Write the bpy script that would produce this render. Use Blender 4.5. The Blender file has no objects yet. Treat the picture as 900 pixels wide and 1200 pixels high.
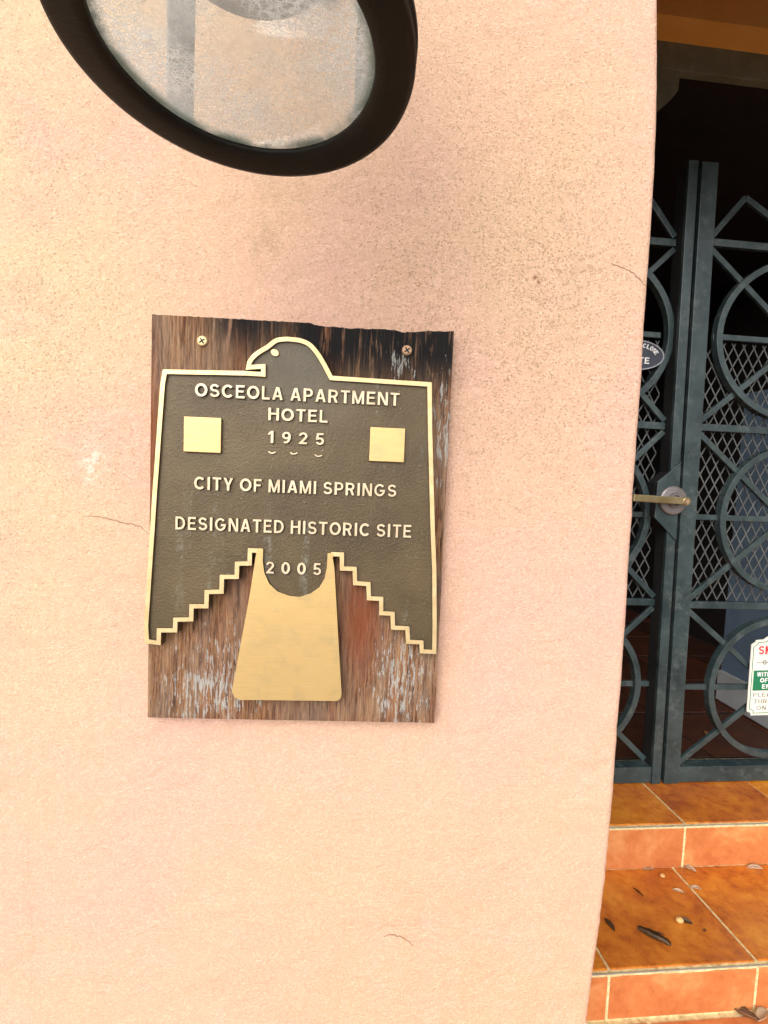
import bpy, bmesh, math, random
from mathutils import Vector, Matrix, noise
random.seed(7)
R = math.radians
sc = bpy.context.scene
col = sc.collection

# ------------------------------------------------------------------ camera
FPX = 640.0                      # focal length in photo pixels (photo 900 x 1200)
CAM = Vector((0.0, -0.88, 1.21))
dn = Vector((80 - 450, -(9500 - 600), -FPX)).normalized()      # nadir as the photo shows it
dx = -30.0
dy = (FPX * dn.z - dx * dn.x) / dn.y
YC = Vector((dx, dy, -FPX)).normalized()
ZC = -dn
XC = YC.cross(ZC)
cam = bpy.data.cameras.new('camera')
cam.sensor_fit = 'HORIZONTAL'; cam.sensor_width = 36.0
cam.lens = 36.0 * FPX / 900.0
cam.clip_start = 0.01; cam.clip_end = 3000
camo = bpy.data.objects.new('camera', cam); col.objects.link(camo)
camo.matrix_world = Matrix.Translation(CAM) @ Matrix((XC, YC, ZC)).to_4x4()
sc.camera = camo

# ------------------------------------------------------------------ light
SUN_EL, SUN_AZ = 31, 203        # azimuth: compass angle of the sun seen from above, 0 = +Y, clockwise
world = bpy.data.worlds.new('World'); sc.world = world
world.use_nodes = True
wn, wl = world.node_tree.nodes, world.node_tree.links
wn.clear()
sky = wn.new('ShaderNodeTexSky'); sky.sky_type = 'NISHITA'; sky.sun_disc = False
sky.sun_elevation = R(SUN_EL); sky.sun_rotation = R(SUN_AZ)
sky.dust_density = 3.0
hs = wn.new('ShaderNodeHueSaturation'); hs.inputs['Saturation'].default_value = 0.15
bg = wn.new('ShaderNodeBackground'); bg.inputs['Strength'].default_value = 0.12
wo = wn.new('ShaderNodeOutputWorld')
wl.new(sky.outputs[0], hs.inputs['Color']); wl.new(hs.outputs[0], bg.inputs[0]); wl.new(bg.outputs[0], wo.inputs[0])
sun = bpy.data.lights.new('sun', 'SUN'); sun.energy = 1.05; sun.angle = R(75); sun.color = (1.0, 0.965, 0.92)
suno = bpy.data.objects.new('sun', sun); col.objects.link(suno)
sd = Vector((math.sin(R(SUN_AZ)) * math.cos(R(SUN_EL)), math.cos(R(SUN_AZ)) * math.cos(R(SUN_EL)), math.sin(R(SUN_EL))))
suno.rotation_euler = sd.to_track_quat('Z', 'Y').to_euler()
sc.view_settings.view_transform = 'Standard'; sc.view_settings.look = 'None'
sc.view_settings.gamma = 1.0; sc.view_settings.use_curve_mapping = False
sc.view_settings.exposure = 0.95

# ------------------------------------------------------------------ helpers
def ray(px, py):
    v = Vector((px - 450, -(py - 600), -FPX))
    return Vector((v.dot(XC), v.dot(YC), v.dot(ZC)))
def hit(px, py, p, n):
    d = ray(px, py)
    return CAM + d * ((p - CAM).dot(n) / d.dot(n))
def W(px, py, y=0.0):            # point of the wall plane (or a plane parallel to it)
    return hit(px, py, Vector((0, y, 0)), Vector((0, 1, 0)))
def H(px, py, z):                # point of a level plane
    return hit(px, py, Vector((0, 0, z)), Vector((0, 0, 1)))

def link(name, me, m=None, parent=None, loc=None):
    o = bpy.data.objects.new(name, me); col.objects.link(o)
    if m is not None and me is not None: me.materials.append(m)
    if parent is not None: o.parent = parent
    if loc is not None: o.location = loc
    return o
def empty(name, loc=(0, 0, 0), rz=0.0, parent=None):
    o = bpy.data.objects.new(name, None); col.objects.link(o)
    o.location = loc; o.rotation_euler = (0, 0, rz); o.empty_display_size = 0.05
    if parent is not None: o.parent = parent
    return o
def tag(o, label=None, cat=None, group=None, kind=None):
    if label: o['label'] = label
    if cat: o['category'] = cat
    if group: o['group'] = group
    if kind: o['kind'] = kind
    return o
def done(bm, name, m, parent=None, smooth=False, loc=None, bevel=0.0):
    bmesh.ops.recalc_face_normals(bm, faces=bm.faces)
    if bevel:
        es = [e for e in bm.edges if len(e.link_faces) == 2 and e.calc_face_angle(0) > 0.6]
        bmesh.ops.bevel(bm, geom=es, offset=bevel, segments=2, profile=0.6, affect='EDGES', clamp_overlap=True)
    me = bpy.data.meshes.new(name); bm.to_mesh(me); bm.free()
    if smooth:
        for p in me.polygons: p.use_smooth = True
    return link(name, me, m, parent, loc)
def box(bm, c, s):
    r = bmesh.ops.create_cube(bm, size=1.0)
    bmesh.ops.scale(bm, vec=s, verts=r['verts']); bmesh.ops.translate(bm, vec=c, verts=r['verts'])
    return r['verts']
def bx(bm, x0, x1, y0, y1, z0, z1):
    return box(bm, ((x0 + x1) / 2, (y0 + y1) / 2, (z0 + z1) / 2), (x1 - x0, y1 - y0, z1 - z0))
def prism(bm, pts, y0, y1):      # pts in x,z ; extruded along y
    a = [bm.verts.new((p[0], y0, p[1])) for p in pts]; b = [bm.verts.new((p[0], y1, p[1])) for p in pts]
    n = len(pts)
    bm.faces.new(a); bm.faces.new(b[::-1])
    for i in range(n): bm.faces.new((a[i], b[i], b[(i + 1) % n], a[(i + 1) % n]))
    return a + b
def offsets(pts, w, closed=False):
    n = len(pts); L = []; Rr = []
    for i in range(n):
        p = Vector(pts[i])
        a = Vector(pts[i - 1]) if (i > 0 or closed) else None
        b = Vector(pts[(i + 1) % n]) if (i < n - 1 or closed) else None
        d1 = (p - a).normalized() if a is not None else (b - p).normalized()
        d2 = (b - p).normalized() if b is not None else d1
        n1 = Vector((-d1.y, d1.x)); n2 = Vector((-d2.y, d2.x))
        m = n1 + n2
        m = n1 if m.length < 1e-6 else m.normalized()
        k = w / max(0.35, m.dot(n1))
        L.append(p + m * k); Rr.append(p - m * k)
    return L, Rr
def strip(bm, pts, w, y0, y1, closed=False, taper=1.0):    # a band of width w along pts (x,z), from y0 (back) to y1 (front)
    Lb, Rb = offsets(pts, w / 2, closed); Lf, Rf = offsets(pts, w / 2 * taper, closed)
    n = len(pts)
    vb = [(bm.verts.new((Lb[i].x, y0, Lb[i].y)), bm.verts.new((Rb[i].x, y0, Rb[i].y))) for i in range(n)]
    vf = [(bm.verts.new((Lf[i].x, y1, Lf[i].y)), bm.verts.new((Rf[i].x, y1, Rf[i].y))) for i in range(n)]
    for i in range(n if closed else n - 1):
        j = (i + 1) % n
        bm.faces.new((vf[i][0], vf[j][0], vf[j][1], vf[i][1]))
        bm.faces.new((vb[i][0], vb[i][1], vb[j][1], vb[j][0]))
        bm.faces.new((vb[i][0], vb[j][0], vf[j][0], vf[i][0]))
        bm.faces.new((vb[i][1], vf[i][1], vf[j][1], vb[j][1]))
    if not closed:
        for i in (0, n - 1): bm.faces.new((vb[i][0], vf[i][0], vf[i][1], vb[i][1]))
def lathe(bm, prof, seg=48, c=(0, 0), closed=True, a0=0, a1=2 * math.pi):   # prof: (r,z)
    rings = []
    for r, z in prof:
        rings.append([bm.verts.new((c[0] + r * math.cos(2 * math.pi * k / seg), c[1] + r * math.sin(2 * math.pi * k / seg), z)) for k in range(seg)])
    n = len(prof)
    for i in range(n if closed else n - 1):
        A, B = rings[i], rings[(i + 1) % n]
        for k in range(seg): bm.faces.new((A[k], A[(k + 1) % seg], B[(k + 1) % seg], B[k]))
def arc(cx, cy, rx, ry, a0, a1, n=14):
    return [(cx + rx * math.cos(R(a0 + (a1 - a0) * k / n)), cy + ry * math.sin(R(a0 + (a1 - a0) * k / n))) for k in range(n + 1)]

# ------------------------------------------------------------------ materials
class NT:
    def __init__(s, name):
        s.m = bpy.data.materials.new(name); s.m.use_nodes = True
        s.t = s.m.node_tree; s.t.nodes.clear()
        s.out = s.t.nodes.new('ShaderNodeOutputMaterial')
        s.b = s.t.nodes.new('ShaderNodeBsdfPrincipled')
        s.t.links.new(s.b.outputs[0], s.out.inputs[0])
        g = s.t.nodes.new('ShaderNodeNewGeometry'); s.pos = g.outputs['Position']
        o = s.t.nodes.new('ShaderNodeTexCoord'); s.obj = o.outputs['Object']
        i = s.t.nodes.new('ShaderNodeObjectInfo'); s.rnd = i.outputs['Random']
    def lk(s, a, b): s.t.links.new(a, b)
    def set(s, sock, v):
        if isinstance(v, bpy.types.NodeSocket): s.lk(v, sock)
        else: sock.default_value = v
    def map(s, v, scale=(1, 1, 1), loc=(0, 0, 0), rot=(0, 0, 0)):
        n = s.t.nodes.new('ShaderNodeMapping'); s.lk(v, n.inputs[0])
        n.inputs['Scale'].default_value = scale; n.inputs['Location'].default_value = loc; n.inputs['Rotation'].default_value = rot
        return n.outputs[0]
    def noise(s, v, scale, detail=3, rough=0.55, dist=0.0):
        n = s.t.nodes.new('ShaderNodeTexNoise'); s.lk(v, n.inputs['Vector'])
        n.inputs['Scale'].default_value = scale; n.inputs['Detail'].default_value = detail
        n.inputs['Roughness'].default_value = rough; n.inputs['Distortion'].default_value = dist
        return n.outputs['Fac']
    def vor(s, v, scale, feature='F1', rand=1.0):
        n = s.t.nodes.new('ShaderNodeTexVoronoi'); s.lk(v, n.inputs['Vector']); n.feature = feature
        n.inputs['Scale'].default_value = scale; n.inputs['Randomness'].default_value = rand
        return n.outputs['Distance']
    def ramp(s, f, stops):
        n = s.t.nodes.new('ShaderNodeValToRGB'); s.lk(f, n.inputs[0]); e = n.color_ramp.elements
        while len(e) < len(stops): e.new(0.5)
        for k, (p, c) in enumerate(stops):
            e[k].position = p; e[k].color = (c, c, c, 1) if isinstance(c, (int, float)) else (*c, 1)
        return n.outputs[0]
    def mix(s, f, a, b, blend='MIX'):
        n = s.t.nodes.new('ShaderNodeMix'); n.data_type = 'RGBA'; n.blend_type = blend
        s.set(n.inputs[0], f)
        for k, v in ((6, a), (7, b)):
            if isinstance(v, tuple): v = (*v, 1) if len(v) == 3 else v
            s.set(n.inputs[k], v)
        return n.outputs[2]
    def math(s, op, a, b=0.0, clamp=False):
        n = s.t.nodes.new('ShaderNodeMath'); n.operation = op; n.use_clamp = clamp
        s.set(n.inputs[0], a); s.set(n.inputs[1], b)
        return n.outputs[0]
    def sep(s, v):
        n = s.t.nodes.new('ShaderNodeSeparateXYZ'); s.lk(v, n.inputs[0]); return n.outputs
    def rng(s, v, a, b):
        n = s.t.nodes.new('ShaderNodeMapRange'); s.lk(v, n.inputs[0]); n.interpolation_type = 'SMOOTHSTEP'
        n.inputs[1].default_value = a; n.inputs[2].default_value = b
        return n.outputs[0]
    def bump(s, h, dist, strength=1.0, prev=None):
        n = s.t.nodes.new('ShaderNodeBump'); s.lk(h, n.inputs['Height'])
        n.inputs['Distance'].default_value = dist; n.inputs['Strength'].default_value = strength
        if prev is not None: s.lk(prev, n.inputs['Normal'])
        s.lk(n.outputs[0], s.b.inputs['Normal']); return n.outputs[0]
    def fin(s, color=None, rough=0.5, metal=0.0, spec=0.5):
        if color is not None: s.set(s.b.inputs['Base Color'], (*color, 1) if isinstance(color, tuple) else color)
        s.set(s.b.inputs['Roughness'], rough); s.set(s.b.inputs['Metallic'], metal)
        s.b.inputs['Specular IOR Level'].default_value = spec
        return s.m

def blob(n, cx, cz, rx, rz):     # soft elliptical patch in wall coordinates (x,z), 1 at its centre
    p = n.sep(n.pos)
    a = n.math('DIVIDE', n.math('SUBTRACT', p[0], cx), rx); b = n.math('DIVIDE', n.math('SUBTRACT', p[2], cz), rz)
    d = n.math('SQRT', n.math('ADD', n.math('MULTIPLY', a, a), n.math('MULTIPLY', b, b)))
    n2 = n.t.nodes.new('ShaderNodeMapRange'); n.lk(d, n2.inputs[0]); n2.interpolation_type = 'SMOOTHSTEP'
    n2.inputs[1].default_value = 1.0; n2.inputs[2].default_value = 0.0
    return n2.outputs[0]

def m_stucco():
    n = NT('peach_stucco')
    big = n.noise(n.pos, 2.6, 5, 0.62); med = n.noise(n.pos, 11, 5, 0.62)
    trow = n.noise(n.map(n.pos, (11, 11, 15), rot=(0, .6, 0)), 1, 4, 0.6, 0.8)
    c = n.ramp(big, [(0.32, (0.83, 0.52, 0.345)), (0.50, (0.83, 0.505, 0.365)), (0.66, (0.82, 0.48, 0.375))])
    # bleached yellow coat up and to the left, more golden low down, pinker repaint along the corner
    f1 = n.rng(n.noise(n.map(n.pos, loc=(2, 0, 5)), 3.4, 5, .65), 0.32, 0.62)
    yl = n.math('MULTIPLY', n.math('MAXIMUM', blob(n, -0.72, 1.45, 0.62, 1.1), n.math('MULTIPLY', blob(n, -0.35, 1.95, 0.7, 0.5), 0.8)), f1)
    c = n.mix(n.math('MULTIPLY', yl, 0.95, True), c, (0.81, 0.62, 0.36))
    yr = n.math('MULTIPLY', blob(n, 0.27, 1.52, 0.36, 0.50), n.rng(n.noise(n.map(n.pos, loc=(3, 1, 7)), 4.0, 5, .65), 0.32, 0.62))
    c = n.mix(n.math('MULTIPLY', yr, 0.45), c, (0.72, 0.52, 0.315))
    lo = n.math('MULTIPLY', blob(n, 0.22, 0.30, 0.75, 0.55), n.rng(med, 0.25, 0.62))
    c = n.mix(n.math('MULTIPLY', lo, 0.75), c, (0.82, 0.475, 0.285))
    pk = n.math('MULTIPLY', blob(n, 0.46, 1.2, 0.13, 1.0), n.rng(n.noise(n.map(n.pos, loc=(6, 1, 1)), 6, 4), 0.3, 0.6))
    c = n.mix(n.math('MULTIPLY', pk, 0.5), c, (0.82, 0.50, 0.39))
    # rain marks and dirt
    rain = n.math('MULTIPLY', n.rng(n.noise(n.map(n.pos, (26, 26, 1.6), loc=(1, 0, 3)), 1, 5, .65), 0.56, 0.74), n.rng(big, 0.35, 0.6))
    c = n.mix(n.math('MULTIPLY', rain, 0.22), c, (0.52, 0.36, 0.22))
    st = n.math('MULTIPLY', blob(n, -0.16, 1.58, 0.09, 0.15), n.rng(n.noise(n.map(n.pos, scale=(1, 1, .4)), 22, 4), 0.45, 0.7))
    c = n.mix(n.math('MULTIPLY', st, 0.5), c, (0.45, 0.30, 0.18))
    sm = n.math('MULTIPLY', blob(n, -0.416, 1.205, 0.028, 0.06), n.rng(n.noise(n.pos, 60, 3), 0.42, 0.6))
    c = n.mix(n.math('MULTIPLY', sm, 0.8), c, (0.86, 0.82, 0.70))
    sf = n.math('MULTIPLY', blob(n, 0.07, 0.44, 0.045, 0.022), n.rng(n.noise(n.pos, 45, 3), 0.45, 0.65))
    c = n.mix(n.math('MULTIPLY', sf, 0.6), c, (0.50, 0.30, 0.16))
    # dark sand-finish pits, mostly where the float was worked hardest
    grain = n.noise(n.pos, 380, 3, 0.7)
    def cells(scale, loc):
        vo = n.t.nodes.new('ShaderNodeTexVoronoi'); n.lk(n.map(n.pos, loc=loc), vo.inputs['Vector']); vo.inputs['Scale'].default_value = scale
        return n.sep(vo.outputs['Color'])
    ca = cells(430, (0, 0, 0)); cb = cells(330, (1, 2, 3))
    where = n.math('ADD', n.math('MULTIPLY', blob(n, 0.24, 1.50, 0.50, 0.68), 0.135), n.math('MULTIPLY', blob(n, -0.55, 1.45, 0.60, 0.9), 0.09))
    where = n.math('MULTIPLY', where, n.rng(n.noise(n.map(n.pos, loc=(9, 2, 4)), 8, 5, .65), 0.15, 0.60))
    g2 = n.math('ADD', n.math('MULTIPLY', ca[0], 0.6), n.math('MULTIPLY', cb[0], 0.4))
    pit = n.math('MAXIMUM', n.rng(n.math('ADD', ca[1], where), 0.94, 1.10), n.math('MULTIPLY', n.rng(n.math('ADD', cb[1], where), 0.985, 1.14), 0.8))
    c = n.mix(n.math('MULTIPLY', n.math('SUBTRACT', 1.0, g2), 0.30), c, (0.52, 0.33, 0.19))  # sand grain's light and dark painted in, the bump shading little
    c = n.mix(n.math('MULTIPLY', n.rng(g2, 0.45, 1.0), 0.28), c, (0.96, 0.80, 0.63))
    c = n.mix(n.math('MULTIPLY', pit, 0.52), c, (0.35, 0.21, 0.11))
    rs = n.math('MAXIMUM', blob(n, W(627, 325).x, W(627, 325).z, .006, .006), blob(n, W(631, 331).x, W(631, 331).z, .0045, .0045))
    c = n.mix(n.math('MULTIPLY', rs, 0.9), c, (0.28, 0.09, 0.04))
    h = n.math('SUBTRACT', grain, n.math('MULTIPLY', pit, 0.4))
    h = n.math('ADD', h, n.math('MULTIPLY', n.math('ADD', med, trow), 1.6))
    n.bump(h, 0.0048, 0.85)
    return n.fin(c, 0.93, spec=0.15)

def m_ochre():
    n = NT('ochre_stucco')
    c = n.ramp(n.noise(n.pos, 6, 4), [(0.3, (0.80, 0.43, 0.10)), (0.7, (0.86, 0.52, 0.16))])
    n.bump(n.noise(n.pos, 180, 3), 0.003, 0.7)
    return n.fin(c, 0.92, spec=0.15)

def m_board():
    n = NT('weathered_board')
    p = n.sep(n.pos)
    g1 = n.noise(n.map(n.pos, (150, 150, 9)), 1.0, 6, 0.75, 0.8)
    g2 = n.noise(n.map(n.pos, (420, 420, 34)), 1.0, 4, 0.75)
    g3 = n.noise(n.map(n.pos, (26, 26, 2.2)), 1.0, 4, 0.6)
    gm = n.math('ADD', n.math('MULTIPLY', g1, 0.6), n.math('MULTIPLY', g2, 0.4))
    c = n.ramp(gm, [(0.38, (0.018, 0.009, 0.007)), (0.44, (0.15, 0.064, 0.030)), (0.52, (0.33, 0.160, 0.074)), (0.62, (0.47, 0.29, 0.16))])
    c = n.mix(n.math('MULTIPLY', n.rng(n.noise(n.map(n.pos, (34, 34, 7), loc=(7, 3, 2)), 1, 5, .7), 0.40, 0.62), 0.6), c, n.mix(0.5, c, (0.30, 0.25, 0.20)))
    c = n.mix(n.math('MULTIPLY', n.rng(g3, 0.46, 0.70), 0.55), c, n.mix(0.62, c, (0.22, 0.055, 0.022)))
    # surviving red varnish close to the casting
    rv = n.math('MAXIMUM', blob(n, 0.012, 0.97, 0.05, 0.16), n.math('MAXIMUM', blob(n, -0.135, 0.98, 0.045, 0.13), blob(n, -0.322, 1.25, 0.022, 0.22)))
    c = n.mix(n.math('MULTIPLY', rv, 0.75), c, (0.24, 0.052, 0.018))
    # black mould at the top
    top = n.rng(p[2], 1.28, 1.40)
    mid = n.math('MAXIMUM', blob(n, 0.03, 1.45, 0.22, 0.20), n.math('MULTIPLY', blob(n, -0.17, 1.46, 0.15, 0.15), 0.42))
    mo = n.math('MULTIPLY', n.rng(mid, 0.02, 0.40), n.rng(n.noise(n.map(n.pos, (95, 95, 6)), 1, 6, 0.72, 0.8), 0.36, 0.49), True)
    c = n.mix(n.math('MULTIPLY', mo, n.math('MULTIPLY', top, 1.0)), c, (0.012, 0.010, 0.010))
    # grey-white flaked paint
    f1 = n.math('MAXIMUM', blob(n, -0.22, 0.85, 0.20, 0.24), n.math('MAXIMUM', blob(n, 0.08, 0.87, 0.12, 0.24), n.math('MAXIMUM', blob(n, 0.132, 1.28, 0.05, 0.24), blob(n, 0.06, 1.38, 0.05, 0.07))))
    fl = n.rng(n.math('ADD', n.noise(n.map(n.pos, (230, 230, 34), loc=(3, 0, 1)), 1, 6, 0.75), n.math('MULTIPLY', n.math('SUBTRACT', f1, 0.72), 0.26)), 0.565, 0.60)
    c = n.mix(n.math('MULTIPLY', fl, 0.75), c, (0.52, 0.51, 0.47))
    n.bump(gm, 0.010, 1.0)
    return n.fin(c, 0.75, spec=0.25)

def m_bronze():
    n = NT('patinated_bronze')
    a = n.noise(n.pos, 12, 4); g = n.noise(n.pos, 330, 3, 0.7)
    c = n.ramp(a, [(0.3, (0.072, 0.047, 0.021)), (0.7, (0.118, 0.080, 0.036))])
    # pale green-grey run marks
    v = n.math('MULTIPLY', n.rng(n.noise(n.map(n.pos, (38, 38, 4)), 1, 4, 0.6), 0.55, 0.75), n.rng(n.noise(n.map(n.pos, loc=(2, 2, 2)), 120, 3, .7), 0.42, 0.62))
    c = n.mix(n.math('MULTIPLY', v, 0.55), c, (0.25, 0.25, 0.20))
    hd = n.math('MULTIPLY', blob(n, -0.08, 1.37, 0.14, 0.14), 0.35)  # grey sheen of the head painted into the colour
    c = n.mix(hd, c, (0.14, 0.14, 0.12))
    sp = n.rng(n.noise(n.map(n.pos, loc=(8, 1, 5)), 190, 2), 0.70, 0.76)
    c = n.mix(n.math('MULTIPLY', sp, 0.5), c, (0.40, 0.38, 0.31))
    n.bump(g, 0.0012, 0.8)
    return n.fin(c, 0.40, metal=0.15, spec=0.4)

def m_gold(name, c0, c1, brush, rough):
    n = NT(name)
    br = n.noise(n.map(n.pos, (22, 22, 800)), 1, 3, 0.6) if brush else n.noise(n.pos, 60, 3)
    c = n.ramp(br, [(0.3, c0), (0.7, c1)])
    tar = n.math('MULTIPLY', n.rng(n.noise(n.map(n.pos, loc=(1, 4, 2)), 26, 5, 0.65), 0.46, 0.72), 0.45)
    c = n.mix(tar, c, (0.42, 0.32, 0.17))
    sp = n.rng(n.noise(n.pos, 240, 2), 0.71, 0.77)
    c = n.mix(n.math('MULTIPLY', sp, 0.4), c, (0.30, 0.22, 0.12))
    n.bump(br, 0.0004, 0.4)
    return n.fin(c, rough, metal=0.55, spec=0.5)

def m_paint(name, c0, c1, rough=0.4, dust=0.0, metal=0.0, spec=0.5):
    n = NT(name)
    a = n.noise(n.pos, 9, 5, 0.65)
    c = n.ramp(a, [(0.35, c0), (0.68, c1)])
    if dust:
        d = n.math('MULTIPLY', n.rng(n.noise(n.map(n.pos, loc=(4, 1, 2)), 24, 5, .7), 0.48, 0.75), dust)
        c = n.mix(d, c, (0.34, 0.36, 0.34))
    n.bump(n.noise(n.pos, 260, 3), 0.0010, 0.5)
    return n.fin(c, rough, metal=metal, spec=spec)

def m_tile(name, c0, c1, c2, rough, red):
    n = NT(name)
    v = n.map(n.pos)
    off = n.t.nodes.new('ShaderNodeVectorMath'); off.operation = 'MULTIPLY_ADD'
    comb = n.t.nodes.new('ShaderNodeCombineXYZ')
    for k in range(3): n.lk(n.rnd, comb.inputs[k])
    n.lk(comb.outputs[0], off.inputs[0]); off.inputs[1].default_value = (17, 23, 31); n.lk(v, off.inputs[2])
    v = off.outputs[0]
    a = n.noise(v, 7, 5, 0.65, 0.4); b = n.noise(v, 36, 5, 0.7)
    c = n.ramp(n.math('ADD', n.math('MULTIPLY', a, 0.65), n.math('MULTIPLY', b, 0.35)), [(0.38, c0), (0.5, c1), (0.62, c2)])
    c = n.mix(n.math('MULTIPLY', n.rng(n.rnd, 0.2, 1.0), red), c, n.mix(0.7, c, (0.33, 0.075, 0.03)))
    d = n.rng(n.noise(n.map(v, loc=(3, 3, 3)), 85, 4, 0.7), 0.61, 0.72)
    c = n.mix(n.math('MULTIPLY', d, 0.30), c, (0.16, 0.06, 0.02))
    n.bump(n.noise(v, 70, 4), 0.0015, 0.5)
    return n.fin(c, n.math('ADD', n.math('MULTIPLY', b, 0.25), rough), spec=0.45)

def m_grout():
    n = NT('cream_grout')
    c = n.ramp(n.noise(n.pos, 70, 5, 0.7), [(0.3, (0.44, 0.32, 0.14)), (0.5, (0.70, 0.55, 0.28)), (0.7, (0.82, 0.69, 0.40))])
    n.bump(n.noise(n.pos, 150, 4), 0.003, 0.8)
    return n.fin(c, 0.9, spec=0.2)

def m_crackle():
    n = NT('crackle_glass')
    v = n.map(n.pos, (1, 1, 1))
    e = n.vor(n.map(v, (.8, 1.5, 1)), 150, 'DISTANCE_TO_EDGE'); e2 = n.vor(n.map(v, (1.0, 1.0, 1.0), loc=(.3, .2, .1), rot=(0, 0, .5)), 85, 'DISTANCE_TO_EDGE')
    line = n.math('MAXIMUM', n.ramp(e, [(0.0, 1.0), (0.075, 0.0)]), n.ramp(e2, [(0.0, 0.8), (0.05, 0.0)]))
    dirt = n.noise(v, 26, 5, 0.7)
    # grime collects along the rim of the pane
    p = n.sep(n.obj)
    r = n.math('SQRT', n.math('ADD', n.math('MULTIPLY', p[0], p[0]), n.math('MULTIPLY', p[1], p[1])))
    rim = n.math('MULTIPLY', n.rng(r, 0.130, 0.146), n.rng(dirt, 0.30, 0.55))
    tr = n.t.nodes.new('ShaderNodeBsdfTransparent'); tr.inputs[0].default_value = (0.97, 0.985, 0.97, 1)
    tl = n.t.nodes.new('ShaderNodeBsdfTranslucent'); df = n.t.nodes.new('ShaderNodeBsdfDiffuse')
    wcol = n.mix(rim, (0.95, 0.96, 0.94), (0.38, 0.43, 0.38))
    n.lk(wcol, tl.inputs[0]); n.lk(wcol, df.inputs[0])
    ad = n.t.nodes.new('ShaderNodeMixShader'); ad.inputs[0].default_value = 0.3
    n.lk(tl.outputs[0], ad.inputs[1]); n.lk(df.outputs[0], ad.inputs[2])
    fac = n.math('ADD', n.math('MULTIPLY', line, n.math('MULTIPLY', n.rng(n.noise(v, 9, 3), 0.36, 0.62), 0.95)), n.math('MULTIPLY', n.math('ADD', n.rng(dirt, 0.35, 0.75), 0.7), 0.21), True)
    fac = n.math('ADD', fac, n.math('MULTIPLY', rim, 0.6), True)
    m1 = n.t.nodes.new('ShaderNodeMixShader'); n.lk(fac, m1.inputs[0]); n.lk(tr.outputs[0], m1.inputs[1]); n.lk(ad.outputs[0], m1.inputs[2])
    gl = n.t.nodes.new('ShaderNodeBsdfGlossy'); gl.inputs['Roughness'].default_value = 0.08
    bp = n.t.nodes.new('ShaderNodeBump'); bp.inputs['Distance'].default_value = 0.003; n.lk(line, bp.inputs['Height']); n.lk(bp.outputs[0], gl.inputs['Normal'])
    m2 = n.t.nodes.new('ShaderNodeMixShader'); m2.inputs[0].default_value = 0.06
    n.lk(m1.outputs[0], m2.inputs[1]); n.lk(gl.outputs[0], m2.inputs[2]); n.lk(m2.outputs[0], n.out.inputs[0])
    return n.m
def m_clear():
    n = NT('lantern_side_glass')
    tr = n.t.nodes.new('ShaderNodeBsdfTransparent'); gl = n.t.nodes.new('ShaderNodeBsdfGlossy'); gl.inputs['Roughness'].default_value = 0.05
    df = n.t.nodes.new('ShaderNodeBsdfTranslucent'); df.inputs[0].default_value = (0.9, 0.9, 0.86, 1)
    m1 = n.t.nodes.new('ShaderNodeMixShader')
    f = n.math('MULTIPLY', n.rng(n.noise(n.pos, 40, 4, .7), 0.35, 0.8), 0.08); n.lk(f, m1.inputs[0])
    n.lk(tr.outputs[0], m1.inputs[1]); n.lk(df.outputs[0], m1.inputs[2])
    m2 = n.t.nodes.new('ShaderNodeMixShader'); m2.inputs[0].default_value = 0.06
    n.lk(m1.outputs[0], m2.inputs[1]); n.lk(gl.outputs[0], m2.inputs[2]); n.lk(m2.outputs[0], n.out.inputs[0])
    return n.m

M = {}
M['stucco'] = m_stucco(); M['ochre'] = m_ochre(); M['board'] = m_board(); M['bronze'] = m_bronze()
M['gold'] = m_gold('brushed_gold_bronze', (0.61, 0.40, 0.155), (0.69, 0.465, 0.20), True, 0.42)
M['rim'] = m_gold('worn_gold_rim', (0.66, 0.47, 0.225), (0.77, 0.57, 0.31), False, 0.46)
M['letter'] = m_gold('worn_pale_lettering', (0.60, 0.46, 0.30), (0.71, 0.57, 0.40), False, 0.5)
M['iron'] = m_paint('blue_grey_gate_paint', (0.018, 0.031, 0.033), (0.045, 0.068, 0.069), 0.24, 0.14)
M['mesh'] = m_paint('grey_expanded_mesh', (0.055, 0.060, 0.058), (0.10, 0.105, 0.10), 0.5, 0.15)
M['header'] = m_paint('olive_header_paint', (0.13, 0.155, 0.11), (0.19, 0.22, 0.165), 0.6, 0.3)
M['lamp'] = m_paint('dark_lantern_bronze', (0.008, 0.007, 0.005), (0.016, 0.013, 0.009), 0.5, 0.0, 0.0, 0.22)
M['strut'] = m_paint('grey_lantern_strut', (0.17, 0.20, 0.21), (0.28, 0.31, 0.31), 0.6, 0.3)
M['socket'] = m_paint('grey_lamp_socket', (0.42, 0.41, 0.40), (0.52, 0.51, 0.50), 0.6, 0.2)
M['fillwhite'] = m_paint('white_fill_disc', (0.80, 0.80, 0.77), (0.86, 0.86, 0.83), 0.4)  # for the disc added under the lantern cap for brightness
M['brass'] = m_paint('aged_brass', (0.20, 0.145, 0.065), (0.36, 0.28, 0.14), 0.36, 0.2, 0.75)
M['zinc'] = m_paint('dull_steel_rose', (0.17, 0.155, 0.15), (0.27, 0.25, 0.245), 0.42, 0.2, 0.5)
M['screw'] = m_paint('old_screw', (0.38, 0.20, 0.11), (0.55, 0.36, 0.22), 0.45, 0.2, 0.5)
M['black'] = m_paint('slot_shade_black', (0.008, 0.007, 0.006), (0.014, 0.012, 0.010), 0.7)
M['tread'] = m_tile('terracotta_tread_tile', (0.33, 0.080, 0.009), (0.56, 0.170, 0.014), (0.72, 0.29, 0.030), 0.16, 0.45)
M['riser'] = m_tile('terracotta_riser_tile', (0.45, 0.130, 0.036), (0.55, 0.185, 0.055), (0.63, 0.28, 0.10), 0.40, 0.15)
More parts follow.
